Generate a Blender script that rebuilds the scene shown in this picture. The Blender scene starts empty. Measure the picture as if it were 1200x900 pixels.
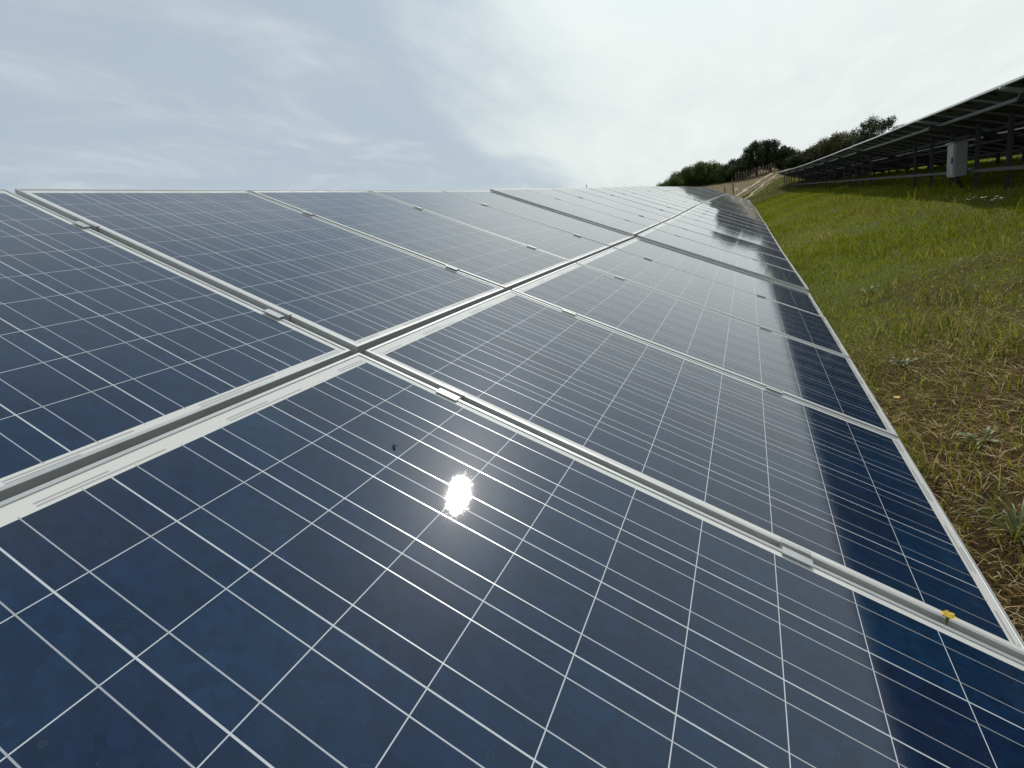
import bpy, bmesh, math, random
import numpy as np
from mathutils import Vector, Matrix

R = math.radians
C = bpy.context.scene.collection
scn = bpy.context.scene

# ------------------------------------------------------------------ camera
CAM = Vector((-1.0416, -1.0175, 0.2070))
cam_d = bpy.data.cameras.new("camera")
cam = bpy.data.objects.new("camera", cam_d)
C.objects.link(cam)
rx = Vector((0.40953, -0.88896, -0.20503))      # image right
ry = Vector((-0.33576, 0.06209, -0.93990))      # image down
rz = Vector((0.84826, 0.45376, -0.27305))       # view direction
m = Matrix((rx, -ry, -rz)).transposed().to_4x4()
m.translation = CAM
cam.matrix_world = m
cam_d.sensor_width = 36.0
cam_d.lens = 36.0 * 571.14 / 1200.0
cam_d.clip_start = 0.02
cam_d.clip_end = 5000
scn.camera = cam

# ------------------------------------------------------------------ node helper
class NT:
    def __init__(s, tree):
        s.t = tree; s.n = tree.nodes; s.l = tree.links
    def new(s, kind, **kw):
        n = s.n.new(kind)
        for k, v in kw.items(): setattr(n, k, v)
        return n
    def put(s, sock, v):
        if isinstance(v, bpy.types.NodeSocket): s.l.new(v, sock)
        elif v is not None: sock.default_value = v
    def math(s, op, a, b=None, c=None, clamp=False):
        n = s.new('ShaderNodeMath', operation=op); n.use_clamp = clamp
        s.put(n.inputs[0], a); s.put(n.inputs[1], b)
        if c is not None: s.put(n.inputs[2], c)
        return n.outputs[0]
    def mix(s, f, a, b, blend='MIX'):
        n = s.new('ShaderNodeMix', data_type='RGBA', blend_type=blend)
        s.put(n.inputs[0], f)
        s.put(n.inputs[6], a if isinstance(a, bpy.types.NodeSocket) else (*a, 1))
        s.put(n.inputs[7], b if isinstance(b, bpy.types.NodeSocket) else (*b, 1))
        return n.outputs[2]
    def noise(s, vec, scale, detail=4, rough=0.55, dist=0.0, dim='3D'):
        n = s.new('ShaderNodeTexNoise', noise_dimensions=dim)
        if vec is not None: s.l.new(vec, n.inputs['Vector'])
        n.inputs['Scale'].default_value = scale; n.inputs['Detail'].default_value = detail
        n.inputs['Roughness'].default_value = rough; n.inputs['Distortion'].default_value = dist
        return n.outputs[0]
    def ramp(s, f, lo, hi, smooth=True):
        n = s.new('ShaderNodeMapRange'); n.interpolation_type = 'SMOOTHSTEP' if smooth else 'LINEAR'
        s.put(n.inputs[0], f); s.put(n.inputs[1], lo); s.put(n.inputs[2], hi)
        return n.outputs[0]
    def scale(s, vec, v):
        n = s.new('ShaderNodeMapping'); s.l.new(vec, n.inputs[0]); n.inputs['Scale'].default_value = v
        return n.outputs[0]

def new_mat(name):
    mt = bpy.data.materials.new(name); mt.use_nodes = True
    nt = NT(mt.node_tree)
    return mt, nt, mt.node_tree.nodes['Principled BSDF']

# ------------------------------------------------------------------ world
SUN = Vector((0.704, -0.070, 0.707)).normalized()
w = bpy.data.worlds.new("World"); scn.world = w; w.use_nodes = True
nt = NT(w.node_tree)
bg = w.node_tree.nodes['Background']
sky = nt.new('ShaderNodeTexSky', sky_type='NISHITA')
sky.sun_disc = False
sky.sun_elevation = math.asin(SUN.z)
sky.sun_rotation = math.atan2(SUN.x, SUN.y)
sky.altitude = 200; sky.air_density = 1.0; sky.dust_density = 1.6; sky.ozone_density = 1.0
tc = nt.new('ShaderNodeTexCoord')
sep = nt.new('ShaderNodeSeparateXYZ'); nt.l.new(tc.outputs['Generated'], sep.inputs[0])
zz = nt.math('ADD', nt.math('MAXIMUM', sep.outputs[2], 0.0), 0.16)
cx = nt.math('DIVIDE', sep.outputs[0], zz); cy = nt.math('DIVIDE', sep.outputs[1], zz)
cmb = nt.new('ShaderNodeCombineXYZ'); nt.l.new(cx, cmb.inputs[0]); nt.l.new(cy, cmb.inputs[1])
mp = nt.new('ShaderNodeMapping'); nt.l.new(cmb.outputs[0], mp.inputs[0])
mp.inputs['Rotation'].default_value = (0, 0, R(35)); mp.inputs['Scale'].default_value = (0.55, 1.25, 1)
mp.inputs['Location'].default_value = (3.1, 1.7, 0.4)
n1 = nt.noise(mp.outputs[0], 0.75, 7, 0.5, 0.5)
n2 = nt.noise(mp.outputs[0], 2.4, 6, 0.6, 0.6)
cl = nt.math('ADD', nt.math('MULTIPLY', n1, 0.8), nt.math('MULTIPLY', n2, 0.2))
dt = nt.new('ShaderNodeVectorMath', operation='DOT_PRODUCT')
nt.l.new(tc.outputs['Generated'], dt.inputs[0]); dt.inputs[1].default_value = SUN
toward = nt.ramp(dt.outputs['Value'], 0.55, 0.92)
# broad bank of bright cloud on the sun's side, thin streaks over blue-grey haze on the other
side_y = nt.math('ADD', sep.outputs[1], nt.math('MULTIPLY', nt.math('SUBTRACT', cl, 0.5), 1.1))
bank = nt.math('SUBTRACT', 1.0, nt.ramp(side_y, 0.14, 0.46))
bank = nt.math('MULTIPLY', bank, nt.math('SUBTRACT', 1.0, nt.math('MULTIPLY', nt.ramp(sep.outputs[2], 0.42, 0.80), 0.8)))
streak = nt.math('MULTIPLY', nt.ramp(n2, 0.42, 0.72), nt.ramp(n1, 0.38, 0.62))
haze_col = nt.mix(nt.ramp(sep.outputs[2], 0.74, 1.0), (5.55, 6.6, 7.45), (2.1, 3.2, 5.2))
base = nt.mix(0.90, sky.outputs[0], haze_col)
base = nt.mix(nt.math('MULTIPLY', streak, 0.75), base, (7.5, 8.2, 8.8))
skyc = nt.mix(bank, base, nt.mix(n2, (8.4, 9.2, 9.2), (10.6, 11.1, 10.7)))
glow = nt.math('POWER', nt.math('MAXIMUM', dt.outputs['Value'], 0.0), 14.0)
gl = nt.new('ShaderNodeVectorMath', operation='SCALE'); gl.inputs[0].default_value = (3.2, 4.6, 5.8); nt.l.new(glow, gl.inputs['Scale'])
ad = nt.new('ShaderNodeVectorMath', operation='ADD'); nt.l.new(skyc, ad.inputs[0]); nt.l.new(gl.outputs[0], ad.inputs[1])
nt.l.new(ad.outputs[0], bg.inputs[0])
bg.inputs[1].default_value = 0.085

# ------------------------------------------------------------------ sun
sd = bpy.data.lights.new("sun", 'SUN'); sd.energy = 3.1; sd.angle = R(0.55); sd.color = (1.0, 0.95, 0.87)
so = bpy.data.objects.new("sun", sd); C.objects.link(so)
so.rotation_euler = SUN.to_track_quat('Z', 'Y').to_euler()
so.location = SUN * 50

scn.view_settings.view_transform = 'Standard'
scn.view_settings.look = 'None'
scn.view_settings.exposure = 0.0
scn.view_settings.gamma = 1.0
scn.view_settings.use_curve_mapping = False

# ------------------------------------------------------------------ object helpers
def link(o, parent=None):
    C.objects.link(o)
    if parent: o.parent = parent
    return o
def obj(name, me, mat=None, parent=None, loc=None):
    o = bpy.data.objects.new(name, me)
    if mat is not None and len(me.materials) == 0: me.materials.append(mat)
    if loc is not None: o.location = loc
    return link(o, parent)
def tag(o, label=None, cat=None, group=None, kind=None):
    if label: o['label'] = label
    if cat: o['category'] = cat
    if group: o['group'] = group
    if kind: o['kind'] = kind
    return o
def np_mesh(name, V, F, mat=None, smooth=False, attr=None):
    """V (n,3), F (m,k) all faces of the same size; attr = per-vertex rgb"""
    V = np.asarray(V, dtype=np.float32); F = np.asarray(F, dtype=np.int32)
    me = bpy.data.meshes.new(name)
    me.vertices.add(len(V)); me.vertices.foreach_set('co', V.ravel())
    k = F.shape[1]
    me.loops.add(F.size); me.loops.foreach_set('vertex_index', F.ravel())
    me.polygons.add(len(F)); me.polygons.foreach_set('loop_start', np.arange(0, F.size, k, dtype=np.int32))
    if smooth: me.polygons.foreach_set('use_smooth', np.ones(len(F), dtype=bool))
    if attr is not None:
        a = me.color_attributes.new('tint', 'FLOAT_COLOR', 'POINT')
        a.data.foreach_set('color', np.c_[attr, np.ones(len(attr))].astype(np.float32).ravel())
    if mat: me.materials.append(mat)
    me.update(calc_edges=True)
    return me
class MB:
    def __init__(s): s.V = []; s.F = []
    def add(s, V, F):
        b = len(s.V); s.V += [tuple(v) for v in V]; s.F += [tuple(i + b for i in f) for f in F]
    def box(s, a, b):
        (x0, y0, z0), (x1, y1, z1) = a, b
        s.add([(x0,y0,z0),(x1,y0,z0),(x1,y1,z0),(x0,y1,z0),(x0,y0,z1),(x1,y0,z1),(x1,y1,z1),(x0,y1,z1)],
              [(0,3,2,1),(4,5,6,7),(0,1,5,4),(1,2,6,5),(2,3,7,6),(3,0,4,7)])
    def bar(s, p, q, wd, ht, up=(0,0,1)):
        p = Vector(p); q = Vector(q); d = (q - p).normalized(); u = Vector(up)
        sd_ = d.cross(u).normalized(); u2 = sd_.cross(d).normalized()
        o = [(-.5,-.5),(.5,-.5),(.5,.5),(-.5,.5)]
        s.add([e + sd_*(a*wd) + u2*(b*ht) for e in (p, q) for a, b in o],
              [(3,2,1,0),(4,5,6,7),(0,1,5,4),(1,2,6,5),(2,3,7,6),(3,0,4,7)])
    def tube(s, pts, rad, n=8):
        pts = [Vector(p) for p in pts]
        rad = rad if hasattr(rad, '__len__') else [rad]*len(pts)
        V = []; F = []
        for i, p in enumerate(pts):
            d = (pts[min(i+1, len(pts)-1)] - pts[max(i-1, 0)]).normalized()
            a = d.orthogonal().normalized(); b = d.cross(a)
            for k in range(n):
                t = 2*math.pi*k/n; V.append(p + (a*math.cos(t) + b*math.sin(t))*rad[i])
        for i in range(len(pts)-1):
            for k in range(n):
                F.append((i*n+k, i*n+(k+1) % n, (i+1)*n+(k+1) % n, (i+1)*n+k))
        F.append(tuple(range(n))[::-1]); F.append(tuple((len(pts)-1)*n + k for k in range(n)))
        s.add(V, F)
    def mesh(s, name, mat=None, smooth=False, bevel=0):
        me = bpy.data.meshes.new(name); me.from_pydata([tuple(v) for v in s.V], [], s.F)
        if bevel:
            bm = bmesh.new(); bm.from_mesh(me)
            bmesh.ops.bevel(bm, geom=bm.edges[:], offset=bevel, segments=1, affect='EDGES')
            bm.to_mesh(me); bm.free()
        if smooth:
            for p in me.polygons: p.use_smooth = True
        if mat: me.materials.append(mat)
        me.update(); return me

# ------------------------------------------------------------------ dimensions of the solar table
PIT = 1.0344; W = 1.0176; G1 = PIT - W; G2 = 0.0285; L = 1.664
LIP = 0.0100; PU = 0.1612; PV = 0.1585
MX = (W - 6*PU)/2; MY0 = 0.0485

# ------------------------------------------------------------------ materials
def make_metal(name, col, rough, metallic, grime=0.25, scale=(1, 1, 1)):
    mt, nt, bs = new_mat(name)
    tc = nt.new('ShaderNodeTexCoord')
    a = nt.noise(nt.scale(tc.outputs['Object'], scale), 9, 6, 0.65)
    b = nt.noise(tc.outputs['Object'], 70, 3, 0.6)
    dirt = nt.math('ADD', nt.math('MULTIPLY', nt.ramp(a, .42, .72), 0.7), nt.math('MULTIPLY', b, 0.3))
    c = nt.mix(nt.math('MULTIPLY', dirt, grime), col, tuple(x*0.45 for x in col))
    nt.put(bs.inputs['Base Color'], c)
    bs.inputs['Metallic'].default_value = metallic
    nt.put(bs.inputs['Roughness'], nt.math('ADD', nt.math('MULTIPLY', a, 0.2), rough - 0.1))
    return mt
m_alu = make_metal('anodised_aluminium', (0.45, 0.465, 0.465), 0.40, 0.35, 0.45)
m_steel = make_metal('galvanised_steel', (0.34, 0.34, 0.33), 0.5, 0.6, 0.6, (3, 3, 3))
m_shade_steel = make_metal('shade_toned_steel', (0.06, 0.06, 0.057), 0.65, 0.2, 0.5, (3, 3, 3))  # darker copy of the steel, shade under the far row put into its colour
m_bolt = make_metal('stainless_bolt', (0.45, 0.42, 0.36), 0.35, 0.9, 0.5)
m_box = make_metal('grey_enclosure_paint', (0.24, 0.24, 0.235), 0.5, 0.0, 0.3)

def make_cells():
    mt, nt, bs = new_mat('solar_cells_under_glass')
    tc = nt.new('ShaderNodeTexCoord'); sp = nt.new('ShaderNodeSeparateXYZ'); nt.l.new(tc.outputs['Object'], sp.inputs[0])
    x = nt.math('SUBTRACT', sp.outputs[0], MX)
    v = nt.math('SUBTRACT', nt.math('MULTIPLY', sp.outputs[1], -1.0), MY0)
    xi = nt.math('FLOOR', nt.math('DIVIDE', x, PU)); vi = nt.math('FLOOR', nt.math('DIVIDE', v, PV))
    fx = nt.math('ABSOLUTE', nt.math('SUBTRACT', nt.math('SUBTRACT', x, nt.math('MULTIPLY', xi, PU)), PU/2))
    fv = nt.math('ABSOLUTE', nt.math('SUBTRACT', nt.math('SUBTRACT', v, nt.math('MULTIPLY', vi, PV)), PV/2))
    gap = nt.math('MAXIMUM', nt.math('GREATER_THAN', fx, PU/2 - 0.0013), nt.math('GREATER_THAN', fv, PV/2 - 0.0009))
    inx = nt.math('MULTIPLY', nt.math('GREATER_THAN', x, 0.001), nt.math('LESS_THAN', x, 6*PU - 0.001))
    inv = nt.math('MULTIPLY', nt.math('GREATER_THAN', v, 0.001), nt.math('LESS_THAN', v, 10*PV - 0.001))
    inside = nt.math('MULTIPLY', inx, inv)
    white = nt.math('MAXIMUM', gap, nt.math('SUBTRACT', 1.0, inside))
    bus = nt.math('LESS_THAN', nt.math('ABSOLUTE', nt.math('SUBTRACT', fx, 0.0405)), 0.00095)
    inv2 = nt.math('MULTIPLY', nt.math('GREATER_THAN', v, -0.004), nt.math('LESS_THAN', v, 10*PV + 0.004))
    bus = nt.math('MULTIPLY', nt.math('MULTIPLY', bus, inx), inv2)
    # connection ribbons lying in the white end margins, each two cells long
    half = nt.math('FRACT', nt.math('DIVIDE', nt.math('ADD', x, PU*1.0), 2*PU))
    seg = nt.math('LESS_THAN', nt.math('ABSOLUTE', nt.math('SUBTRACT', half, 0.5)), 0.30)
    vm = nt.math('ABSOLUTE', nt.math('SUBTRACT', v, 5*PV))
    r1 = nt.math('LESS_THAN', nt.math('ABSOLUTE', nt.math('SUBTRACT', vm, 5*PV + 0.0085)), 0.0022)
    r2 = nt.math('MULTIPLY', nt.math('LESS_THAN', nt.math('ABSOLUTE', nt.math('SUBTRACT', vm, 5*PV + 0.0165)), 0.0022), nt.math('LESS_THAN', half, 0.52))
    rib = nt.math('MULTIPLY', nt.math('MULTIPLY', nt.math('MAXIMUM', r1, r2), seg), inx)
    # cell colour
    oi = nt.new('ShaderNodeObjectInfo')
    cb = nt.new('ShaderNodeCombineXYZ'); nt.l.new(xi, cb.inputs[0]); nt.l.new(vi, cb.inputs[1])
    nt.l.new(nt.math('MULTIPLY', oi.outputs['Random'], 91.7), cb.inputs[2])
    wn = nt.new('ShaderNodeTexWhiteNoise', noise_dimensions='3D'); nt.l.new(cb.outputs[0], wn.inputs[0])
    c1 = nt.mix(nt.ramp(wn.outputs[0], 0.35, 0.95, False), (0.0020, 0.0150, 0.043), (0.0036, 0.0112, 0.034))
    wc = nt.new('ShaderNodeSeparateColor'); nt.l.new(wn.outputs[1], wc.inputs[0])
    c1 = nt.mix(nt.math('MULTIPLY', wc.outputs[1], 0.55), c1, (0.0030, 0.0220, 0.054))
    vo = nt.new('ShaderNodeTexVoronoi'); vo.inputs['Scale'].default_value = 70
    nt.l.new(nt.scale(tc.outputs['Object'], (1, 0.6, 1)), vo.inputs['Vector'])
    vs = nt.new('ShaderNodeSeparateColor'); nt.l.new(vo.outputs['Color'], vs.inputs[0])
    soft = nt.noise(tc.outputs['Object'], 14, 4, 0.6)
    val = nt.math('ADD', nt.math('ADD', nt.math('MULTIPLY', vs.outputs[0], 0.36), nt.math('MULTIPLY', soft, 0.6)), 0.50)
    # silver fingers printed across the cell
    fing = nt.math('ABSOLUTE', nt.math('SUBTRACT', nt.math('FRACT', nt.math('DIVIDE', v, 0.0026)), 0.5))
    fing = nt.math('GREATER_THAN', fing, 0.455)
    sc = nt.new('ShaderNodeVectorMath', operation='SCALE'); nt.l.new(c1, sc.inputs[0]); nt.l.new(val, sc.inputs['Scale'])
    cell = nt.mix(nt.math('MULTIPLY', fing, 0.07), sc.outputs[0], (0.25, 0.26, 0.29))
    col = nt.mix(white, cell, nt.mix(inside, (0.52, 0.52, 0.49), (0.42, 0.45, 0.48)))
    col = nt.mix(rib, col, (0.30, 0.30, 0.30))
    col = nt.mix(bus, col, (0.42, 0.43, 0.45))
    # thin dust film, blotchy, thicker along the lower frame
    dn = nt.noise(tc.outputs['Object'], 2.2, 7, 0.65, 0.4)
    low = nt.ramp(vm, 5*PV - 0.10, 5*PV + 0.02)
    dust = nt.math('ADD', nt.math('MULTIPLY', nt.ramp(dn, 0.35, 0.75), 0.005), nt.math('MULTIPLY', low, 0.006))
    sp2 = nt.noise(tc.outputs['Object'], 260, 2, 0.5)
    dust = nt.math('ADD', dust, nt.math('MULTIPLY', nt.ramp(sp2, 0.70, 0.78), 0.05))
    v2 = nt.new('ShaderNodeTexVoronoi'); v2.inputs['Scale'].default_value = 34; nt.l.new(tc.outputs['Object'], v2.inputs['Vector'])
    ring = nt.math('LESS_THAN', nt.math('ABSOLUTE', nt.math('SUBTRACT', v2.outputs['Distance'], 0.20)), 0.022)
    pick = nt.new('ShaderNodeSeparateColor'); nt.l.new(v2.outputs['Color'], pick.inputs[0])
    ring = nt.math('MULTIPLY', ring, nt.math('GREATER_THAN', pick.outputs[0], 0.86))
    dust = nt.math('ADD', dust, nt.math('MULTIPLY', ring, 0.022))
    spk = nt.math('MULTIPLY', nt.math('LESS_THAN', v2.outputs['Distance'], 0.045), nt.math('GREATER_THAN', pick.outputs[1], 0.93))
    dust = nt.math('ADD', dust, nt.math('MULTIPLY', spk, 0.25))
    col = nt.mix(dust, col, (0.42, 0.40, 0.36))
    nt.put(bs.inputs['Base Color'], col)
    nt.put(bs.inputs['Metallic'], nt.math('MULTIPLY', bus, 0.5))
    nt.put(bs.inputs['Roughness'], nt.math('SUBTRACT', 0.31, nt.math('MULTIPLY', bus, 0.06)))
    bs.inputs['Specular IOR Level'].default_value = 0.03
    bs.inputs['Coat Weight'].default_value = 1.0
    bs.inputs['Coat IOR'].default_value = 1.5
    rg = nt.math('ADD', nt.math('MULTIPLY', dn, 0.02), 0.018)
    nt.put(bs.inputs['Coat Roughness'], rg)
    bp = nt.new('ShaderNodeBump'); bp.inputs['Strength'].default_value = 0.15; bp.inputs['Distance'].default_value = 0.0002
    nt.l.new(nt.noise(tc.outputs['Object'], 560, 2, 0.6), bp.inputs['Height'])
    nt.l.new(bp.outputs[0], bs.inputs['Coat Normal'])
    return mt
m_cells = make_cells()
mt, nt_, bs_ = new_mat('shade_toned_backsheet'); m_back = mt  # underside shade put into the colour; such sheets are normally white
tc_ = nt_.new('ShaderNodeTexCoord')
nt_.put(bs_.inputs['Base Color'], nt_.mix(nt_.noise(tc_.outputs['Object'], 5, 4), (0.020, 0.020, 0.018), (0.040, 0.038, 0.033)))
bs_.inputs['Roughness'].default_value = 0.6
mt, nt_, bs_ = new_mat('black_plastic'); m_black = mt
tc_ = nt_.new('ShaderNodeTexCoord')
nt_.put(bs_.inputs['Base Color'], nt_.mix(nt_.noise(tc_.outputs['Object'], 40, 3), (0.012, 0.012, 0.012), (0.03, 0.03, 0.028)))
bs_.inputs['Roughness'].default_value = 0.5

# ------------------------------------------------------------------ terrain
def sstep(a, b, x):
    t = np.clip((x - a)/(b - a), 0, 1); return t*t*(3 - 2*t)
def ground_z(x, y, detail=True):
    x = np.asarray(x, float); y = np.asarray(y, float)
    base = np.interp(y, [-400, -60, -14, -9, -7, -4.6, -3.0, -1.5, 0.5, 2.5, 8, 40, 400],
                        [-0.1, -0.3, -0.42, -0.55, -0.64, -0.86, -1.12, -1.36, -1.5, -1.62, -1.8, -1.8, -1.8])
    row = np.interp(x, [-60, 4, 14, 23, 32, 42, 50], [-0.1, 0, 0.09, 0.15, 0.2, 0.29, 0.42])
    t = np.clip((x - 42)/52, 0, 1.6)
    hill = 3.1*t**1.35*(1 + 0.035*np.clip(y, -22, 22))
    hill = np.where(t > 1.2, hill[()] if hill.ndim == 0 else hill, hill)
    side = 1 - 0.75*sstep(7.0, 17.0, y)
    z = base + row + hill*side
    fade = 1 - sstep(300, 1500, np.hypot(x, y))
    z = z*fade - 1.0*(1 - fade)
    if detail:
        kf = 1 - sstep(36, 44, x)
        z = z + kf*(0.025*np.sin(x*1.7 + 0.6*y)*np.sin(y*2.3 - 0.4*x) + 0.015*np.sin(x*4.1 + 1.3)*np.sin(y*5.2))
    return z
def axis(segs):
    o = []
    for a, b, st in segs: o += list(np.arange(a, b, st))
    o.append(segs[-1][1]); return np.array(o)
gx = axis([(-2500, -300, 200), (-300, -40, 20), (-40, -4, 1.5), (-4, 16, 0.16), (16, 60, 0.5), (60, 130, 1), (130, 200, 5), (200, 500, 30), (500, 3000, 250)])
gy = axis([(-2500, -300, 200), (-300, -40, 20), (-40, -12, 1.4), (-12, -5, 0.25), (-5, 2, 0.12), (2, 16, 0.5), (16, 60, 2), (60, 300, 20), (300, 2500, 200)])
XX, YY = np.meshgrid(gx, gy, indexing='ij')
ZZ = ground_z(XX, YY)
V = np.c_[XX.ravel(), YY.ravel(), ZZ.ravel()]
ny = len(gy); ii, jj = np.meshgrid(np.arange(len(gx)-1), np.arange(ny-1), indexing='ij')
F = np.c_[(ii*ny+jj).ravel(), ((ii+1)*ny+jj).ravel(), ((ii+1)*ny+jj+1).ravel(), (ii*ny+jj+1).ravel()]
m_ground, nt, bs = new_mat('meadow_soil_and_thatch')
tc = nt.new('ShaderNodeTexCoord'); sp = nt.new('ShaderNodeSeparateXYZ'); nt.l.new(tc.outputs['Object'], sp.inputs[0])
a = nt.noise(tc.outputs['Object'], 0.55, 6, 0.6); b = nt.noise(tc.outputs['Object'], 14, 6, 0.7)
soil = nt.mix(b, (0.018, 0.013, 0.006), (0.085, 0.060, 0.026))
green = nt.mix(b, (0.055, 0.065, 0.010), (0.115, 0.130, 0.022))
far = nt.ramp(sp.outputs[0], 2.5, 10.0)
gm = nt.ramp(nt.math('ADD', a, nt.math('MULTIPLY', far, 0.35)), 0.45, 0.70)
col = nt.mix(gm, soil, green)
# dry brown slope beyond the end of the rows
edge = nt.math('ADD', sp.outputs[0], nt.math('MULTIPLY', sp.outputs[1], 2.2))
dry = nt.ramp(nt.math('ADD', edge, nt.math('MULTIPLY', a, 10)), 58, 68)
dcol = nt.mix(nt.noise(tc.outputs['Object'], 1.2, 6, 0.7), (0.085, 0.060, 0.032), (0.20, 0.150, 0.080))
red = nt.ramp(nt.math('ADD', sp.outputs[1], nt.math('MULTIPLY', a, 8)), 7, 13)
dcol = nt.mix(red, dcol, (0.14, 0.085, 0.055))
col = nt.mix(dry, col, dcol)
nt.put(bs.inputs['Base Color'], col); bs.inputs['Roughness'].default_value = 0.95
bs.inputs['Specular IOR Level'].default_value = 0.1
bp = nt.new('ShaderNodeBump'); bp.inputs['Strength'].default_value = 0.9; bp.inputs['Distance'].default_value = 0.03
nt.l.new(nt.noise(tc.outputs['Object'], 22, 8, 0.75), bp.inputs['Height']); nt.l.new(bp.outputs[0], bs.inputs['Normal'])
g = obj('ground', np_mesh('ground', V, F, m_ground, smooth=True)); tag(g, kind='structure')

# the two wheel tracks of the path climbing the hill
m_path, nt, bs = new_mat('pale_dry_track')
tc = nt.new('ShaderNodeTexCoord')
nt.put(bs.inputs['Base Color'], nt.mix(nt.noise(tc.outputs['Object'], 3, 6, 0.7), (0.20, 0.165, 0.085), (0.33, 0.28, 0.16)))
bs.inputs['Roughness'].default_value = 0.95
mb = MB()
for off, hw in ((0.0, 0.30), (1.9, 0.17)):
    n = 90; Vp = []
    for i in range(n+1):
        t = i/n; x = 50 + 47*t; y = 1.55 - 6.9*t + 0.5*math.sin(t*4) - off + 0.12*math.sin(t*31)
        for sgn in (-1, 1):
            yy = y + sgn*hw*(1 + 0.3*math.sin(t*57 + sgn)); Vp.append((x, yy, float(ground_z(x, yy, False)) + 0.09))
    mb.add(Vp, [(2*i, 2*i+2, 2*i+3, 2*i+1) for i in range(n)])
p = obj('path', mb.mesh('path', m_path)); tag(p, kind='structure')

# ------------------------------------------------------------------ panel meshes (local: x along row, y upslope, z out of the face)
def ring_mesh(name, prof, mat, w=W, l=L):
    k = len(prof); V = []; F = []
    cs = [(0, 0, 1, -1), (w, 0, -1, -1), (w, -l, -1, 1), (0, -l, 1, 1)]
    for cx_, cy_, sx, sy in cs:
        for ins, z in prof: V.append((cx_ + sx*ins, cy_ + sy*ins, z))
    for c_ in range(4):
        for i in range(k):
            F.append((c_*k+i, c_*k+(i+1) % k, ((c_+1) % 4)*k+(i+1) % k, ((c_+1) % 4)*k+i))
    me = bpy.data.meshes.new(name); me.from_pydata(V, [], F)
    bm = bmesh.new(); bm.from_mesh(me); bmesh.ops.recalc_face_normals(bm, faces=bm.faces[:]); bm.to_mesh(me); bm.free()
    me.materials.append(mat); return me
FH = 0.040
me_frame = ring_mesh('solar_panel', [(0.0008, 0), (LIP-0.0008, 0), (LIP, -0.0008), (LIP, -0.0024), (0.0025, -0.0024), (0.0025, -FH+0.002),
                                     (0.026, -FH+0.002), (0.026, -FH), (0, -FH), (0, -0.0008)], m_alu)
mb = MB(); mb.box((0.004, -L+0.004, -0.0068), (W-0.004, -0.004, -0.0026)); me_glass = mb.mesh('cell_glass', m_cells)
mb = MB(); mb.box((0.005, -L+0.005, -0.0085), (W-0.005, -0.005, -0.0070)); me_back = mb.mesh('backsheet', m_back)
mb = MB(); mb.box((W/2-0.06, -0.20, -0.030), (W/2+0.06, -0.09, -0.0087)); me_jb = mb.mesh('junction_box', m_black, bevel=0.003)
# mid clamp bridging two neighbouring panels
mb = MB(); g_ = G1
mb.box((-0.011, -0.032, 0.0004), (0.0035, 0.032, 0.0038))
mb.box((0.001, -0.032, -0.020), (0.004, 0.032, 0.0002))
mb.box((0.0042, -0.032, -0.020), (g_-0.0042, 0.032, -0.017))
mb.box((g_-0.004, -0.032, -0.020), (g_-0.001, 0.032, 0.0002))
mb.box((g_-0.0035, -0.032, 0.0004), (g_+0.004, 0.032, 0.0030))
me_clamp = mb.mesh('clamp', m_alu)
mb = MB(); mb.tube([(g_/2, 0, -0.0168), (g_/2, 0, -0.009)], 0.0065, 6); mb.tube([(g_/2, 0, -0.009), (g_/2, 0, -0.004)], 0.004, 8)
me_bolt = mb.mesh('bolt', m_bolt)

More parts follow.
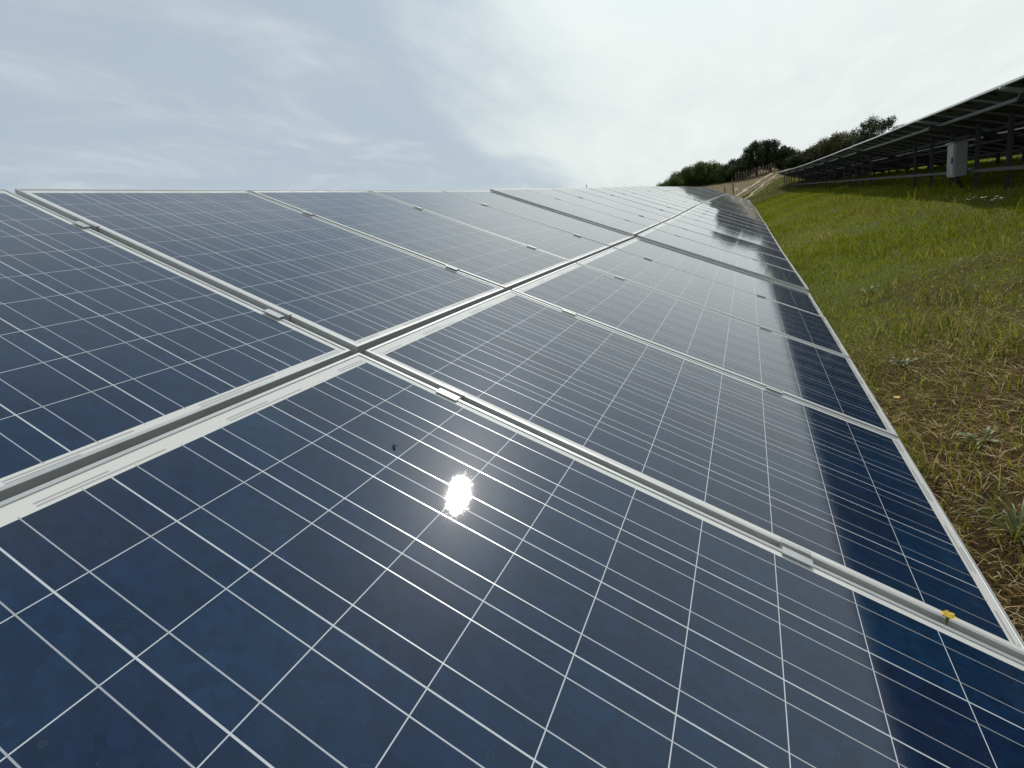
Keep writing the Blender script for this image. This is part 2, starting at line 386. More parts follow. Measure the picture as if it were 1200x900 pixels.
rnd = random.Random(5)
CLV = (-1.23, -0.32, 0.305, 1.205)                # purlin and clamp positions down the slope
def make_panel(parent, k, v0, lowdetail=False):
    p = obj('solar_panel', me_frame, None, parent)
    p.location = (k*PIT, -v0, 0)
    j = 0.0016
    p.rotation_euler = (rnd.gauss(0, j*0.6), rnd.gauss(0, j*0.8), 0)
    p.location.z = rnd.uniform(-0.0015, 0.0015)
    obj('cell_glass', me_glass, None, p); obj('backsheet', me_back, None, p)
    if lowdetail: obj('junction_box', me_jb, None, p)
    return p
def table(name, x0, y0, z0, x1, y1, z1, npan, tilt, label, group, near=True, k0=0, roll=0, posts=None, tray=False):
    """a table whose middle line runs from (x0,y0,z0) to (x1,y1,z1)"""
    p0 = Vector((x0, y0, z0)); p1 = Vector((x1, y1, z1)); X = (p1 - p0).normalized()
    side = Vector((0, 0, 1)).cross(X).normalized(); up = X.cross(side)
    Y = side*math.cos(tilt) + up*math.sin(tilt); Z = X.cross(Y)
    root = bpy.data.objects.new(name, None); C.objects.link(root)
    gz = float(ground_z(x0, y0, False))
    root.location = (x0, y0, gz); tag(root, label, 'solar table', group)
    fr = bpy.data.objects.new('table_frame', None)   # replaced below by a mesh: the rafter set
    M = Matrix((X, Y, Z)).transposed().to_4x4(); M.translation = Vector((0, 0, z0 - gz))
    bpy.data.objects.remove(fr)
    def put(o):
        o.matrix_local = M @ o.matrix_basis; return o
    wide = 6 if (near and k0 == -6) else None       # this joint stands a little wider open than the rest
    sh = lambda k: (-0.007 if (wide is not None and k < wide) else 0.003 if wide is not None else 0.0)
    for k in range(npan):
        for v0 in (-G2 - L, 0.0):
            pn = make_panel(root, k, v0, not near); pn.location.x += sh(k); put(pn)
    ln = npan*PIT - G1
    for v in CLV:
        mb = MB(); mb.box((-0.03, -v-0.02, -FH-0.062), (ln+0.03, -v+0.02, -FH-0.001))
        put(obj('purlin', mb.mesh('purlin', m_steel if (near or v < -1) else m_shade_steel), None, root))
        if near:
            for k in range(npan-1):
                c = obj('clamp', me_clamp, None, root); c.location = (k*PIT + W + sh(k), -v, 0)
                if k + 1 == wide: c.scale = (1.6, 1, 1)
                put(c)
                obj('bolt', me_bolt, None, c)
    # rafters, posts
    step = 4.35 if not near else 2.9
    t = 0.35 if posts is None else posts
    while t < ln:
        mb = MB(); mb.box((t-0.03, -L+0.25, -FH-0.155), (t+0.03, L+G2-0.25, -FH-0.064))
        put(obj('rafter', mb.mesh('rafter', m_steel if near else m_shade_steel), None, root))
        if not near:
            mb = MB(); mb.box((t-0.025, -CLV[0]+0.021, -FH-0.045), (t+0.025, L+G2+0.03, -FH-0.002))
            put(obj('rafter_end', mb.mesh('rafter_end', m_alu), None, root))
        t += step
    sp_ = 1.45 if not near else 2.9
    t = 0.35 if posts is None else posts
    for (yy, wd) in ((0.95, 0.075), (-0.95, 0.075)):
        q = t
        while q < ln:
            top = M @ Vector((q, yy, -FH-0.16)); wx = root.location.x + top.x; wy = root.location.y + top.y
            bot = float(ground_z(wx, wy, False)) - gz - 0.15
            mb = MB()
            mb.box((top.x-wd/2, top.y-0.03, bot), (top.x+wd/2, top.y-0.024, top.z+0.05))
            mb.box((top.x-wd/2, top.y-0.0238, bot), (top.x-wd/2+0.006, top.y+0.03, top.z+0.05))
            mb.box((top.x+wd/2-0.006, top.y-0.0238, bot), (top.x+wd/2, top.y+0.03, top.z+0.05))
            obj('post', mb.mesh('post', m_steel if near else m_shade_steel), None, root)
            q += sp_
    if tray:
        pts = []
        for q in np.linspace(0, ln, 13):
            c = M @ Vector((q, 0.95, 0)); wx = root.location.x + c.x; wy = root.location.y + c.y
            pts.append(Vector((c.x, c.y + 0.07, tray(wx) - gz)))
        mb = MB()
        for a_, b_ in zip(pts[:-1], pts[1:]): mb.bar(a_, b_, 0.10, 0.06)
        obj('cable_tray', mb.mesh('cable_tray', m_shade_steel), None, root)
        # bright brackets where the middle joint rests on the posts
        mb_me = None
        q = t
        while q < ln:
            mb = MB(); mb.box((q, -0.055, -FH-0.012), (q+0.36, -0.022, -FH-0.004))
            put(obj('bracket', mb.mesh('bracket', m_alu), None, root)); q += sp_
    return root

# ---- the near row: middle line knots (x, y, z)
KU = [-10, 4.15, 7.3, 13.5, 23, 32.5, 42]
KY = [0, 0, 0.045, 0.105, 0.170, 0.277, 0.345]
KZ = [0, 0.0, 0.030, 0.135, 0.215, 0.275, 0.345]
ym = lambda u: float(np.interp(u, KU, KY)); zm = lambda u: float(np.interp(u, KU, KZ))
NEAR = [(-6, 4, 0.0, 28, 'solar table in the foreground reflecting the sun glare spot'),
        (4, 7, 0.018, 28, 'short three-panel-wide solar table directly beyond the foreground one'),
        (7, 13, 0.012, 28, 'third solar table of the near row, where dark reflections widen'),
        (13, 22, 0.0, 28.2, 'fourth solar table of the near row, mostly reflecting the dark hill'),
        (22, 31, 0.0, 28.4, 'second to last solar table of the near row before the dry slope'),
        (31, 40, 0.0, 28.5, 'farthest solar table of the near row, ending below the dry slope')]
for ka, kb, dz, tl, lab in NEAR:
    xa = ka*PIT + G1; xb = kb*PIT
    if ka > 3: xa += 0.010
    table('solar_table', xa, ym(xa), zm(xa)+dz, xb, ym(xb), zm(xb)+dz, kb-ka, R(tl), lab, 'solar tables of the near row', k0=ka)

# ---- the far row, seen from behind
FU = [0, 10, 19, 23, 30, 37, 45, 56]
TOPY = -4.66
FY = [0, 0, 0, 0, 0.03, 0.12, 0.42, 1.12]
FZ = [0.955, 0.95, 0.97, 0.99, 1.03, 1.05, 1.12, 1.27]
FT = R(23.3)
fy = lambda u: TOPY - math.cos(FT)*(L+G2/2) + float(np.interp(u, FU, FY))
fz = lambda u: -math.sin(FT)*(L+G2/2) + float(np.interp(u, FU, FZ))
def trayz(wx): return float(np.interp(wx, [0, 15, 30, 45, 56], [-0.40, -0.36, -0.28, -0.14, 0.1]))
FAR = [(-2, 8, 'solar table seen from behind at the right edge of the field'),
       (8, 18, 'solar table seen from behind with the grey electrical cabinet in front'),
       (18, 28, 'solar table seen from behind, just past the one with the cabinet'),
       (28, 38, 'solar table seen from behind below the tall open treetop'),
       (38, 46, 'solar table seen from behind, second from the far end of its row'),
       (46, 54, 'solar table seen from behind at the very end of its row by the path')]
first = 10.0 - 4.35*3
for ka, kb, lab in FAR:
    xa = ka*PIT; xb = kb*PIT - G1
    n_ = math.ceil((xa - first + 0.1)/4.35); t0 = first + n_*4.35 - xa
    table('solar_table', xa, fy(xa), fz(xa), xb, fy(xb), fz(xb), kb-ka, FT, lab, 'solar tables of the far row', near=False, posts=t0, tray=trayz)

# ------------------------------------------------------------------ electrical cabinet in front of the far row
def world_root(name, loc, label, cat, group=None, rz=0):
    r = bpy.data.objects.new(name, None); C.objects.link(r); r.location = loc; r.rotation_euler = (0, 0, rz)
    return tag(r, label, cat, group)
cbx = 13.22; cby = -5.09
r = world_root('electrical_cabinet', (cbx, cby, float(ground_z(cbx, cby))), 'grey metal electrical cabinet hanging on posts before the far row', 'cabinet')
gz = r.location.z; zb = -0.43 - gz; zt = 0.27 - gz
mb = MB(); mb.box((0, -0.11, zb), (0.44, 0.11, zt)); obj('housing', mb.mesh('housing', m_box, bevel=0.012), None, r)
mb = MB(); mb.box((0.03, 0.111, zb+0.04), (0.41, 0.124, zt-0.04)); d = obj('door', mb.mesh('door', m_box, bevel=0.004), None, r)
mb = MB(); mb.box((0.06, 0.125, (zb+zt)/2-0.06), (0.08, 0.145, (zb+zt)/2+0.06)); obj('handle', mb.mesh('handle', m_black), None, d)
mb = MB(); mb.box((-0.02, -0.13, zt+0.001), (0.46, 0.15, zt+0.02)); obj('rain_cover', mb.mesh('rain_cover', m_box), None, r)
for zz_ in (zb+0.12, zt-0.12):
    mb = MB(); mb.box((-0.15, -0.16, zz_-0.02), (0.60, -0.112, zz_+0.02)); obj('mounting_rail', mb.mesh('mounting_rail', m_steel), None, r)
for xx in (0.12, 0.20, 0.29):
    mb = MB(); mb.tube([(xx, 0, zb+0.01), (xx, -0.02, zb-0.10), (xx+0.02, -0.12, zb-0.25), (xx+0.03, -0.16, -0.1)], 0.012, 6); obj('cable', mb.mesh('cable', m_black, smooth=True), None, r)

# ------------------------------------------------------------------ grass
def grass_mesh(name, n, xr, yr, hgt, wid, cols, seed, lean=0.5, mat=None, falloff=6.0, gate=None, flat=0.0, ylim=None):
    rg = np.random.default_rng(seed)
    # more blades near, fewer and broader far away
    u = rg.random(n); x = xr[0] + (np.exp(u*math.log1p((xr[1]-xr[0])/falloff)) - 1)*falloff
    y = rg.uniform(yr[0], yr[1], n)
    if gate is not None:
        k = gate(x, y, rg); x = x[k]; y = y[k]; n = len(x)
    dist = np.hypot(x + 1.04, y + 1.02)
    s = 1 + dist/10.0
    h = hgt*(0.45 + 0.9*rg.random(n))*(1 + 0.35*np.sin(x*0.9 + 1.3*np.sin(y*1.1)))*(1 + 0.01*dist)
    wd = wid*(0.6 + 0.8*rg.random(n))*s
    a = rg.uniform(0, 2*np.pi, n); la = rg.uniform(0, 2*np.pi, n); ln = lean*(0.3 + rg.random(n))
    z = ground_z(x, y)
    dx, dy = np.cos(la), np.sin(la); bx, by = np.cos(a)*wd/2, np.sin(a)*wd/2
    up = np.clip(1 - flat*rg.uniform(0.75, 1.0, n), 0.03, 1)
    P = []
    for t, ww in ((0, 1), (0.45, 0.85), (0.8, 0.5)):
        ox = x + dx*h*ln*t**1.7; oy = y + dy*h*ln*t**1.7; oz = z + h*up*t*(1 - 0.25*t*np.minimum(ln, 1))
        P += [np.c_[ox - bx*ww, oy - by*ww, oz], np.c_[ox + bx*ww, oy + by*ww, oz]]
    P.append(np.c_[x + dx*h*ln, y + dy*h*ln, z + h*up*(1 - 0.3*np.minimum(ln, 1))])
    Vv = np.stack(P, 1).reshape(-1, 3)
    b = (np.arange(n)*7)[:, None]
    T = np.array([[0,1,3],[0,3,2],[2,3,5],[2,5,4],[4,5,6]])
    Fv = (b[:, :, None] + T[None]).reshape(-1, 3)
    cc = np.array(cols); ci = cols_pick(rg, x, y, n, cc)
    col = cc[ci]*(0.7 + 0.6*rg.random((n, 1)))
    return np_mesh(name, Vv, Fv, mat, attr=np.repeat(col, 7, axis=0))
def cols_pick(rg, x, y, n, cc):
    q = 0.5 + 0.5*np.sin(x*0.7 + 2*np.sin(y*0.8 + 1)) ; r_ = 0.6*rg.random(n) + 0.4*q
    return np.clip((r_*len(cc)).astype(int), 0, len(cc)-1)
m_grass, nt, bs = new_mat('grass_blades')
at = nt.new('ShaderNodeAttribute'); at.attribute_name = 'tint'
nt.l.new(at.outputs['Color'], bs.inputs['Base Color']); bs.inputs['Roughness'].default_value = 0.8; bs.inputs['Specular IOR Level'].default_value = 0.12
tr = nt.new('ShaderNodeBsdfTranslucent'); nt.l.new(at.outputs['Color'], tr.inputs[0])
ms = nt.new('ShaderNodeMixShader'); ms.inputs[0].default_value = 0.42
nt.l.new(bs.outputs[0], ms.inputs[1]); nt.l.new(tr.outputs[0], ms.inputs[2])
nt.l.new(ms.outputs[0], m_grass.node_tree.nodes['Material Output'].inputs[0])
GREEN = [(0.105, 0.140, 0.006), (0.165, 0.200, 0.008), (0.250, 0.270, 0.014), (0.135, 0.170, 0.010), (0.340, 0.290, 0.055)]
STRAW = [(0.48, 0.32, 0.11), (0.22, 0.125, 0.035), (0.72, 0.57, 0.30), (0.10, 0.058, 0.022), (0.30, 0.21, 0.06), (0.15, 0.16, 0.02)]
def patch(x, y): return 0.5 + 0.25*np.sin(x*1.3 + 1.1*np.sin(y*1.9)) + 0.25*np.sin(y*2.1 + x*0.6 + 2)
dryness = lambda x, y: 1 - sstep(1.2, 7.5, x + 1.0*(patch(x, y)-0.5)*4 + 0.25*(y + 3))
def g_green(x, y, rg): return rg.random(len(x)) > (0.62 + 0.33*(patch(x*1.7, y*1.5) > 0.45))*dryness(x, y)
def tuftf(x, y): return 0.5 + 0.5*np.sin(x*3.1 + 1.7*np.sin(y*2.7 + x))*np.sin(y*3.7 + 1.3*np.sin(x*2.2))
def g_tuft(x, y, rg): return (tuftf(x, y) + 0.25*rg.random(len(x)) > 0.93) & (rg.random(len(x)) < 0.75)
def g_dry(x, y, rg): return rg.random(len(x)) < 0.06 + 0.94*dryness(x, y)
o = obj('grass', grass_mesh('grass', 300000, (-3.0, 46), (-10.5, 0.0), 0.062, 0.0036, GREEN, 1, 0.6, m_grass, 5.0, g_green)); tag(o, 'short green meadow grass growing between the two rows of panels', 'grass', kind='stuff')
o = obj('dry_grass', grass_mesh('dry_grass', 430000, (-1.5, 30), (-7.0, -0.6), 0.085, 0.0026, STRAW, 2, 1.0, m_grass, 1.6, g_dry, flat=0.8)); tag(o, 'dry straw coloured cut grass lying beside the lower panel edge', 'dry grass', kind='stuff')
o = obj('tall_grass', grass_mesh('tall_grass', 60000, (-1.5, 20), (-5.2, -1.2), 0.17, 0.0034, GREEN + [(0.42, 0.34, 0.14), (0.07, 0.10, 0.02)], 6, 0.7, m_grass, 3.0, g_tuft)); tag(o, 'longer green and yellowing grass tufts standing out of the dry thatch', 'grass', kind='stuff')
o = obj('far_grass', grass_mesh('far_grass', 90000, (44, 110), (-14, 9), 0.10, 0.0045, [(0.075, 0.105, 0.02), (0.13, 0.13, 0.035), (0.20, 0.165, 0.075), (0.10, 0.12, 0.03)], 3, 0.5, m_grass, 60.0, lambda x, y, rg: ~((y < 2.3 - 0.147*(x-50)) & (y > 0.9 - 0.147*(x-50))) & ~((y < 0.1 - 0.147*(x-50)) & (y > -0.7 - 0.147*(x-50))) & (rg.random(len(x)) > 0.93*sstep(58, 66, x + 2.2*y)))); tag(o, 'pale grass on the slope past the end of the rows', 'grass', kind='stuff')
o = obj('meadow_beyond', grass_mesh('meadow_beyond', 50000, (-2, 46), (-24, -10.5), 0.13, 0.005, GREEN, 4, 0.6, m_grass, 12.0)); tag(o, 'sunlit green meadow seen under and beyond the far row', 'grass', kind='stuff')

# leafy weeds, individually
m_leaf, nt, bs = new_mat('weed_leaf')
tc = nt.new('ShaderNodeTexCoord'); oi = nt.new('ShaderNodeObjectInfo')
c_ = nt.mix(nt.noise(tc.outputs['Object'], 30, 3), (0.075, 0.115, 0.022), (0.14, 0.175, 0.045))
nt.put(bs.inputs['Base Color'], c_); bs.inputs['Roughness'].default_value = 0.5
tr = nt.new('ShaderNodeBsdfTranslucent'); nt.l.new(c_, tr.inputs[0]); ms = nt.new('ShaderNodeMixShader'); ms.inputs[0].default_value = 0.35
nt.l.new(bs.outputs[0], ms.inputs[1]); nt.l.new(tr.outputs[0], ms.inputs[2]); nt.l.new(ms.outputs[0], m_leaf.node_tree.nodes['Material Output'].inputs[0])
def weed_mesh(seed, n, ln, wd, rise):
    rg = random.Random(seed); mb = MB()
    for i in range(n):
        a = rg.uniform(0, 6.28); l_ = ln*rg.uniform(0.5, 1.1); w_ = wd*rg.uniform(0.6, 1.1); rs = rise*rg.uniform(0.4, 1.2)
        dx, dy = math.cos(a), math.sin(a); px_, py_ = -dy, dx; Vv = []
        for t, ww in ((0, 0.25), (0.3, 0.9), (0.6, 1.0), (0.85, 0.55), (1.0, 0.05)):
            z = rs*l_*math.sin(t*2.0); cx_, cy_ = dx*l_*t, dy*l_*t
            Vv += [(cx_-px_*w_*ww/2, cy_-py_*w_*ww/2, z+w_*0.18*ww), (cx_, cy_, z), (cx_+px_*w_*ww/2, cy_+py_*w_*ww/2, z+w_*0.18*ww)]
        Ff = []
        for q in range(4):
            b_ = q*3; Ff += [(b_, b_+1, b_+4, b_+3), (b_+1, b_+2, b_+5, b_+4)]
        mb.add(Vv, Ff)
    return mb.mesh('weed', m_leaf, smooth=True)

import itertools
def place(o, x, y, dz=0.0): o.location = (x, y, float(ground_z(x, y)) + dz)

# flowers
m_yel, nt, bs = new_mat('yellow_petal')
tc = nt.new('ShaderNodeTexCoord'); nt.put(bs.inputs['Base Color'], nt.mix(nt.noise(tc.outputs['Object'], 160, 3), (0.42, 0.22, 0.01), (0.70, 0.50, 0.03))); bs.inputs['Roughness'].default_value = 0.6
m_wht, nt, bs = new_mat('white_petal')
tc = nt.new('ShaderNodeTexCoord'); nt.put(bs.inputs['Base Color'], nt.mix(nt.noise(tc.outputs['Object'], 60, 3), (0.62, 0.62, 0.55), (0.8, 0.8, 0.74))); bs.inputs['Roughness'].default_value = 0.6

def px2plane(px_, py_, n=Vector((0, -math.sin(R(28)), math.cos(R(28)))), off=0.0):
    d = (rx*(px_-600) + ry*(py_-450) + rz*571.14).normalized()
    k = (off - CAM.dot(n))/d.dot(n); return CAM + d*k
# yellow flower head caught in the joint of the foreground table
p = px2plane(1109, 727)
r = world_root('flower_head', p, 'withered yellow flower head stuck on the foreground panel frame joint', 'flower')
mb = MB(); mb.tube([(-0.001,0,-0.030), (0,0,-0.012), (0.002,-0.002,0.000), (0.003,-0.003,0.006)], [0.0012, 0.0012, 0.0022, 0.004], 8); obj('calyx', mb.mesh('calyx', m_leaf, smooth=True), None, r)
mb = MB(); rg = random.Random(3)
for i in range(13):
    a = -1.9 + 2.6*i/12; l_ = rg.uniform(0.010, 0.017); dx, dy = math.cos(a), math.sin(a); zt_ = rg.uniform(0.0, 0.010)
    mb.add([(0.003-dy*0.002, -0.003+dx*0.002, 0.005), (0.003+dy*0.002, -0.003-dx*0.002, 0.005), (0.003+dx*l_+dy*0.0026, -0.003+dy*l_-dx*0.0026, 0.002+zt_), (0.003+dx*l_-dy*0.0026, -0.003+dy*l_+dx*0.0026, 0.003+zt_)], [(0,1,2,3)])
obj('petals', mb.mesh('petals', m_yel), None, r)
# small insect on the glass
p = px2plane(462, 524, off=-0.001)
mb = MB(); mb.tube([(-0.007,0,0.003),(-0.003,0,0.004),(0.002,0,0.0042),(0.006,0,0.003)], [0.0008, 0.0024, 0.0022, 0.0010], 8)
for sx in (-0.004, 0, 0.003):
    for sy in (-1, 1): mb.tube([(sx, 0, 0.003), (sx, sy*0.004, 0.004), (sx, sy*0.006, 0.0006)], 0.0003, 4)
o = obj('insect', mb.mesh('insect', m_black, smooth=True)); o.location = p; o.rotation_euler = (R(28), 0, R(70)); tag(o, 'tiny dark insect sitting on the foreground glass above the sun glare', 'insect')

def ray_ground(px_, py_):
    d = (rx*(px_-600) + ry*(py_-450) + rz*571.14).normalized(); t = 0.5
    for i in range(6000):
        q = CAM + d*t
        if q.z < float(ground_z(q.x, q.y)): return q
        t += 0.02 + t*0.002
    return q
WEEDS = [((1150, 520), 'grey-green leafy weed in the straw near the right edge', 16, 0.12, 0.018, 0.5),
         ((1060, 430), 'grey-green weed rosette in the straw beside the lower panel edge', 18, 0.10, 0.028, 0.6),
         ((1020, 345), 'small leafy weed in the grass beside the second table', 10, 0.12, 0.020, 0.8),
         ((1192, 630), 'tuft of long arching green leaves at the right edge by the nearest frame', 34, 0.20, 0.008, 0.8)]
for i, (pp, lab, n_, l_, w_, rs) in enumerate(WEEDS):
    q = ray_ground(*pp); o = obj('weed', weed_mesh(20+i, n_, l_, w_, rs)); o.location = q; tag(o, lab, 'weed', 'leafy weeds in the grass')
# yellow dandelion-like flower in the dry patch
def flower(q, mat, lab, nh, hh, rr, cat, group=None, seed=1):
    r = world_root('wild_flower', q, lab, cat, group); rg = random.Random(seed)
    for i in range(nh):
        tx, ty, tz = rg.uniform(-1, 1)*hh*0.5, rg.uniform(-1, 1)*hh*0.5, hh*rg.uniform(0.6, 1)
        mb = MB(); mb.tube([(0,0,0), (tx*0.4, ty*0.4, tz*0.6), (tx, ty, tz)], 0.0015, 5); obj('stem', mb.mesh('stem', m_leaf), None, r)
        mb = MB()
        for k in range(11):
            a = k*0.571; dx, dy = math.cos(a), math.sin(a)
            mb.add([(tx, ty, tz+0.001), (tx+dx*rr*0.6-dy*rr*0.22, ty+dy*rr*0.6+dx*rr*0.22, tz+rr*0.25), (tx+dx*rr, ty+dy*rr, tz+rr*0.3), (tx+dx*rr*0.6+dy*rr*0.22, ty+dy*rr*0.6-dx*rr*0.22, tz+rr*0.25)], [(0,1,2,3)])
        obj('petals', mb.mesh('petals', mat), None, r)
flower(ray_ground(1058, 474), m_yel, 'single small yellow flower in the dry grass beside the panels', 1, 0.06, 0.022, 'flower', seed=2)
flower(ray_ground(1160, 248), m_wht, 'small white flowers at the edge of the shade near the right border', 9, 0.24, 0.022, 'flower', seed=4)
flower(ray_ground(1140, 244), m_wht, 'pale flower cluster in the shade left of the brighter white flowers', 6, 0.20, 0.018, 'flower', seed=6)

# ------------------------------------------------------------------ trees, shrubs
def foliage_mat(name, a_, b_, tr_=0.3):
    mt, nt, bs = new_mat(name)
    tc = nt.new('ShaderNodeTexCoord')
    c = nt.mix(nt.noise(tc.outputs['Object'], 1.3, 5, 0.7), a_, b_)
    nt.put(bs.inputs['Base Color'], c); bs.inputs['Roughness'].default_value = 0.6; bs.inputs['Specular IOR Level'].default_value = 0.25
    tr = nt.new('ShaderNodeBsdfTranslucent'); nt.put(tr.inputs[0], c); ms = nt.new('ShaderNodeMixShader'); ms.inputs[0].default_value = tr_
    nt.l.new(bs.outputs[0], ms.inputs[1]); nt.l.new(tr.outputs[0], ms.inputs[2]); nt.l.new(ms.outputs[0], mt.node_tree.nodes['Material Output'].inputs[0])
    return mt
m_f1 = foliage_mat('dark_foliage', (0.018, 0.030, 0.012), (0.045, 0.065, 0.020), 0.2)
m_f2 = foliage_mat('mid_foliage', (0.035, 0.060, 0.014), (0.095, 0.125, 0.028), 0.35)
m_f3 = foliage_mat('olive_foliage', (0.050, 0.055, 0.022), (0.10, 0.10, 0.040), 0.3)
m_bark, nt, bs = new_mat('bark'); tc = nt.new('ShaderNodeTexCoord')
nt.put(bs.inputs['Base Color'], nt.mix(nt.noise(tc.outputs['Object'], 8, 6, 0.7), (0.03, 0.022, 0.015), (0.10, 0.075, 0.05))); bs.inputs['Roughness'].default_value = 0.9
def tree(x, y, h, spread, lab, mat, seed, dens=1.0, trunk=0.25, open_=0.5, name='tree', cat='tree', group='trees and shrubs on the hill', nb=19):
    rg = np.random.default_rng(seed); rr = random.Random(seed)
    gz = float(ground_z(x, y, False))
    r = world_root(name, (x, y, gz - 0.05), lab, cat, group)
    mb = MB(); tp = Vector((rr.uniform(-.3,.3), rr.uniform(-.3,.3), h*0.82)); mid = Vector((rr.uniform(-.2,.2), rr.uniform(-.2,.2), h*0.4))
    mb.tube([(0,0,0), mid, tp], [0.03*h+0.03, 0.018*h+0.02, 0.02], 8)
    cl = []
    for i in range(nb):
        f = trunk + (0.95 - trunk)*(i+0.5)/nb; base = Vector((0,0,0)).lerp(mid, f/0.49) if f < 0.49 else mid.lerp(tp, (f-0.49)/0.51)
        a = i*2.4 + rr.uniform(-.5,.5); prof = math.sin(math.pi*min(1, (f - trunk*0.6)/(1.08 - trunk*0.6)))**0.7
        ln_ = spread*prof*rr.uniform(0.55, 1.05)
        e = base + Vector((math.cos(a)*ln_, math.sin(a)*ln_, h*rr.uniform(0.04, 0.17)))
        mb.tube([base, base.lerp(e, .5) + Vector((0,0,.1)), e], [0.010*h, 0.006*h, 0.01], 5)
        for q in (0.5, 0.78, 1.0): cl.append((base.lerp(e, q), spread*rr.uniform(0.16, 0.34)*(1.1-open_*0.6)))
    cl.append((tp, spread*0.3)); cl.append((tp + Vector((0,0,h*0.07)), spread*0.18))
    obj('trunk', mb.mesh('trunk', m_bark, smooth=True), None, r)
    P = []
    for c, s in cl:
        n = int(260*dens*(s/0.5)**2) + 30
        d = rg.normal(size=(n, 3)); d /= np.linalg.norm(d, axis=1)[:, None]
        rad = s*(0.35 + 0.75*rg.random(n)**0.6)*(1 + 0.3*np.sin(d[:, 0]*5 + d[:, 2]*7))
        P.append(np.array(c) + d*rad[:, None]*np.array([1, 1, 1.05]))
    P = np.concatenate(P); P[:, 2] = np.maximum(P[:, 2], 0.03); n = len(P); sz = 0.066*(0.6 + 0.8*rg.random(n))
    a1 = rg.normal(size=(n, 3)); a1 /= np.linalg.norm(a1, axis=1)[:, None]; a2 = np.cross(a1, rg.normal(size=(n, 3))); a2 /= np.linalg.norm(a2, axis=1)[:, None]
    a1 *= sz[:, None]*1.5; a2 *= sz[:, None]
    Vv = np.stack([P - a1, P - a2*0.7, P + a1, P + a2*0.7], 1).reshape(-1, 3); Fv = np.arange(4*n).reshape(-1, 4)
    obj('crown', np_mesh('crown', Vv, Fv, mat), None, r)
    return r
def at_px(px_, X):          # world y of an image column at forward distance X
    best = None
    d = rx*(px_-600) + ry*(205-450) + rz*571.14
    return CAM.y + d.y/d.x*(X - CAM.x)
def tree_px(px_, ytop, X, spread, *a, **k):
    y = at_px(px_, X)
    d = rx*(px_-600) + ry*(ytop-450) + rz*571.14; zt_ = CAM.z + d.z/d.x*(X - CAM.x)
    # column under that pixel, iterate the tilt of the image
    h = zt_ - float(ground_z(X, y, False))
    return tree(X, CAM.y + d.y/d.x*(X - CAM.x), h, spread, *a, **k)
TREES = [
    (771, 216, 96, 1.9, 'low green bush at the left tip of the hilltop thicket', m_f2, 31, 'shrub'),
    (788, 210, 96, 2.3, 'bright green rounded bush second from the left tip of the thicket', m_f2, 32, 'shrub'),
    (803, 200, 98, 2.3, 'bushy green tree with two bumps left of the small slender saplings', m_f2, 33, 'tree'),
    (818, 193, 98, 2.5, 'rounded green tree in the left half of the thicket, tallest before the dip', m_f2, 34, 'tree'),
    (834, 197, 99, 1.9, 'thin bright sapling standing in the dip of the thicket', m_f2, 35, 'tree'),
    (846, 199, 98, 2.3, 'wide low shrub in the dip of the thicket', m_f2, 36, 'shrub'),
    (858, 191, 99, 2.2, 'dark shrub at the left foot of the tall dark trees', m_f1, 37, 'shrub'),
    (868, 186, 97, 2.0, 'mid green shrub just left of the tall dark trees', m_f1, 38, 'shrub'),
    (884, 164, 98, 1.9, 'tall dark tree with a broad ragged crown, left of the pair', m_f1, 39, 'tree'),
    (901, 164, 99, 1.7, 'tall dark tree with a pointed crown, right of the pair', m_f1, 40, 'tree'),
    (916, 174, 99, 1.9, 'dark green tree sloping down from the tall pair', m_f1, 41, 'tree'),
    (932, 184, 97, 2.2, 'bushy dark shrub above the end of the far row', m_f1, 42, 'shrub'),
    (948, 181, 98, 2.3, 'low olive shrub behind the end of the far row', m_f3, 43, 'shrub'),
    (966, 168, 97, 2.8, 'feathery olive tree just above the far panel edge', m_f3, 44, 'tree'),
    (981, 160, 96, 2.4, 'broad olive tree above the far panel edge, right of the feathery one', m_f3, 45, 'tree'),
    (999, 163, 97, 2.3, 'grey-green tree left of the tall open treetop', m_f3, 46, 'tree')]
for px_, yt, X, spd, lab, mt_, sd_, cat in TREES:
    tree_px(px_, yt, X, spd*1.35, lab, mt_, sd_, 0.9, 0.08 if cat == 'shrub' else 0.15, 0.4, name=cat, cat=cat)
tree_px(1022, 137, 88, 3.4, 'tall open-crowned tree rising above the far panel edge', m_f1, 51, 0.55, 0.35, 0.95, nb=16)
tree_px(1048, 150, 90, 2.8, 'thin treetop just showing above the panel edge right of the open tree', m_f1, 52, 0.6, 0.3, 0.8)

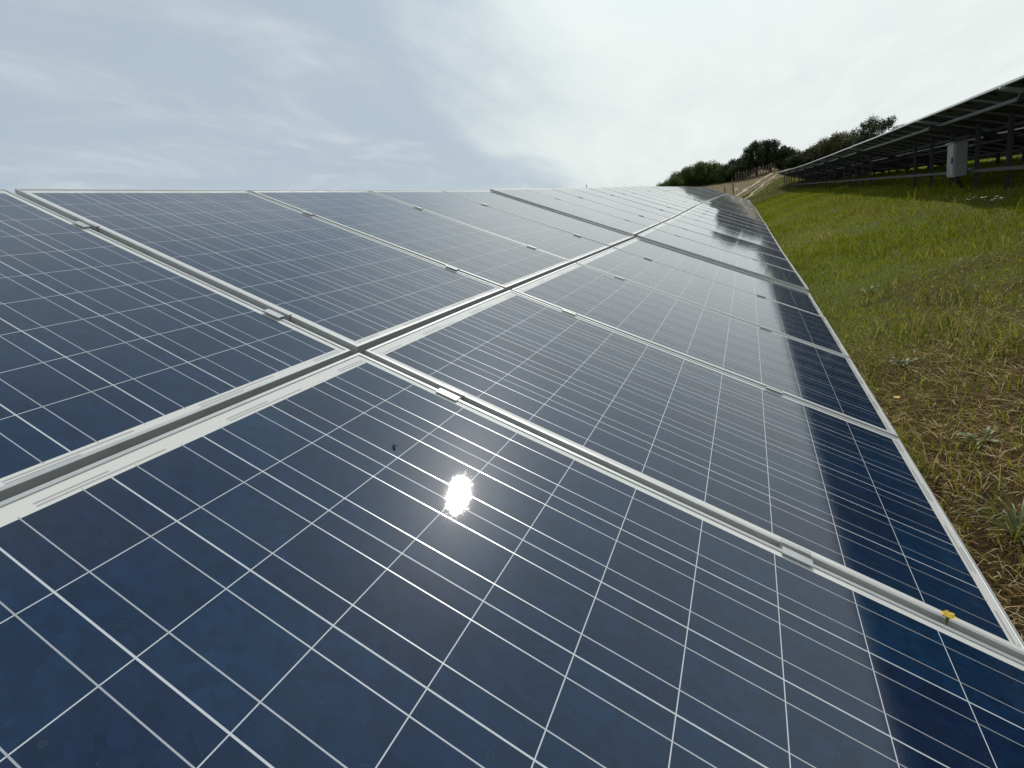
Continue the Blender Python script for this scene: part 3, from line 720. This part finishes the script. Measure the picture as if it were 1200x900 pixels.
# ------------------------------------------------------------------ fence posts on the ridge
m_wood, nt, bs = new_mat('weathered_wood'); tc = nt.new('ShaderNodeTexCoord')
nt.put(bs.inputs['Base Color'], nt.mix(nt.noise(nt.scale(tc.outputs['Object'], (8, 8, 1)), 4, 5), (0.06, 0.045, 0.035), (0.16, 0.12, 0.09))); bs.inputs['Roughness'].default_value = 0.9
r = None
fx0, fx1 = 868, 908
pr = world_root('fence', (92, at_px(888, 92), float(ground_z(92, at_px(888, 92)))), 'brown wooden post fence along the foot of the dark trees', 'fence')
prev = None
for i in range(15):
    px_ = 862 + 46*i/14; X = 92 + 0.9*math.sin(i)*0.3
    y = at_px(px_, X); z = float(ground_z(X, y, False))
    mb = MB(); hh = 1.5 + 0.15*math.sin(i*2.1); mb.tube([(0, 0, -0.2), (0.03, 0.02*math.sin(i*3), hh)], [0.08, 0.06], 6)
    o = obj('post', mb.mesh('post', m_wood), None, pr); o.location = Vector((X, y, z)) - pr.location
    cur = Vector((X, y, z)) - pr.location
    if prev is not None:
        mb = MB()
        for zz_ in (0.5, 0.95, 1.35): mb.tube([prev + Vector((0,0,zz_)), cur + Vector((0,0,zz_))], 0.012, 4)
        obj('wire', mb.mesh('wire', m_steel), None, pr)
    prev = cur
for px_, X, hh, lab in ((848, 66, 1.3, 'thin wooden stake on the dry slope left of the other stake'), (858, 64, 2.0, 'dark wooden stake on the dry slope with a white tag beside it')):
    y = at_px(px_, X); mb = MB(); mb.tube([(0,0,-0.2), (0.02,0,hh*0.5), (0.0,0.03,hh)], [0.07, 0.065, 0.055], 7)
    o = obj('stake', mb.mesh('stake', m_wood)); o.location = (X, y, float(ground_z(X, y, False))); tag(o, lab, 'stake', 'stakes on the dry slope')
X = 64.0; y = at_px(861.5, X)
r = world_root('marker_sign', (X, y, float(ground_z(X, y, False))), 'small white marker tag on a thin stick on the dry slope', 'marker')
mb = MB(); mb.tube([(0,0,-0.1),(0,0,0.9)], 0.02, 5); obj('stick', mb.mesh('stick', m_wood), None, r)
mb = MB(); mb.box((-0.03, -0.16, 0.62), (-0.022, 0.16, 0.92)); obj('plate', mb.mesh('plate', m_wht, bevel=0.002), None, r)

# thin lightning rod far behind the top edge of the near row
X = 45.0; d = rx*(687-600) + ry*(216-450) + rz*571.14; kk = (X - CAM.x)/d.x; tp = CAM + d*kk
r = world_root('lightning_rod', (tp.x, tp.y, float(ground_z(tp.x, tp.y, False))), 'thin mast just peeking over the top edge of the near row', 'mast')
hh = tp.z - r.location.z
mb = MB(); mb.tube([(0,0,-0.2), (0,0,hh*0.93), (0,0,hh)], [0.07, 0.05, 0.02], 8); obj('mast', mb.mesh('mast', m_steel), None, r)
mb = MB(); mb.tube([(0,0,hh-0.75), (0,0,hh-0.35)], [0.14, 0.12], 10); obj('sensor_head', mb.mesh('sensor_head', m_black), None, r)
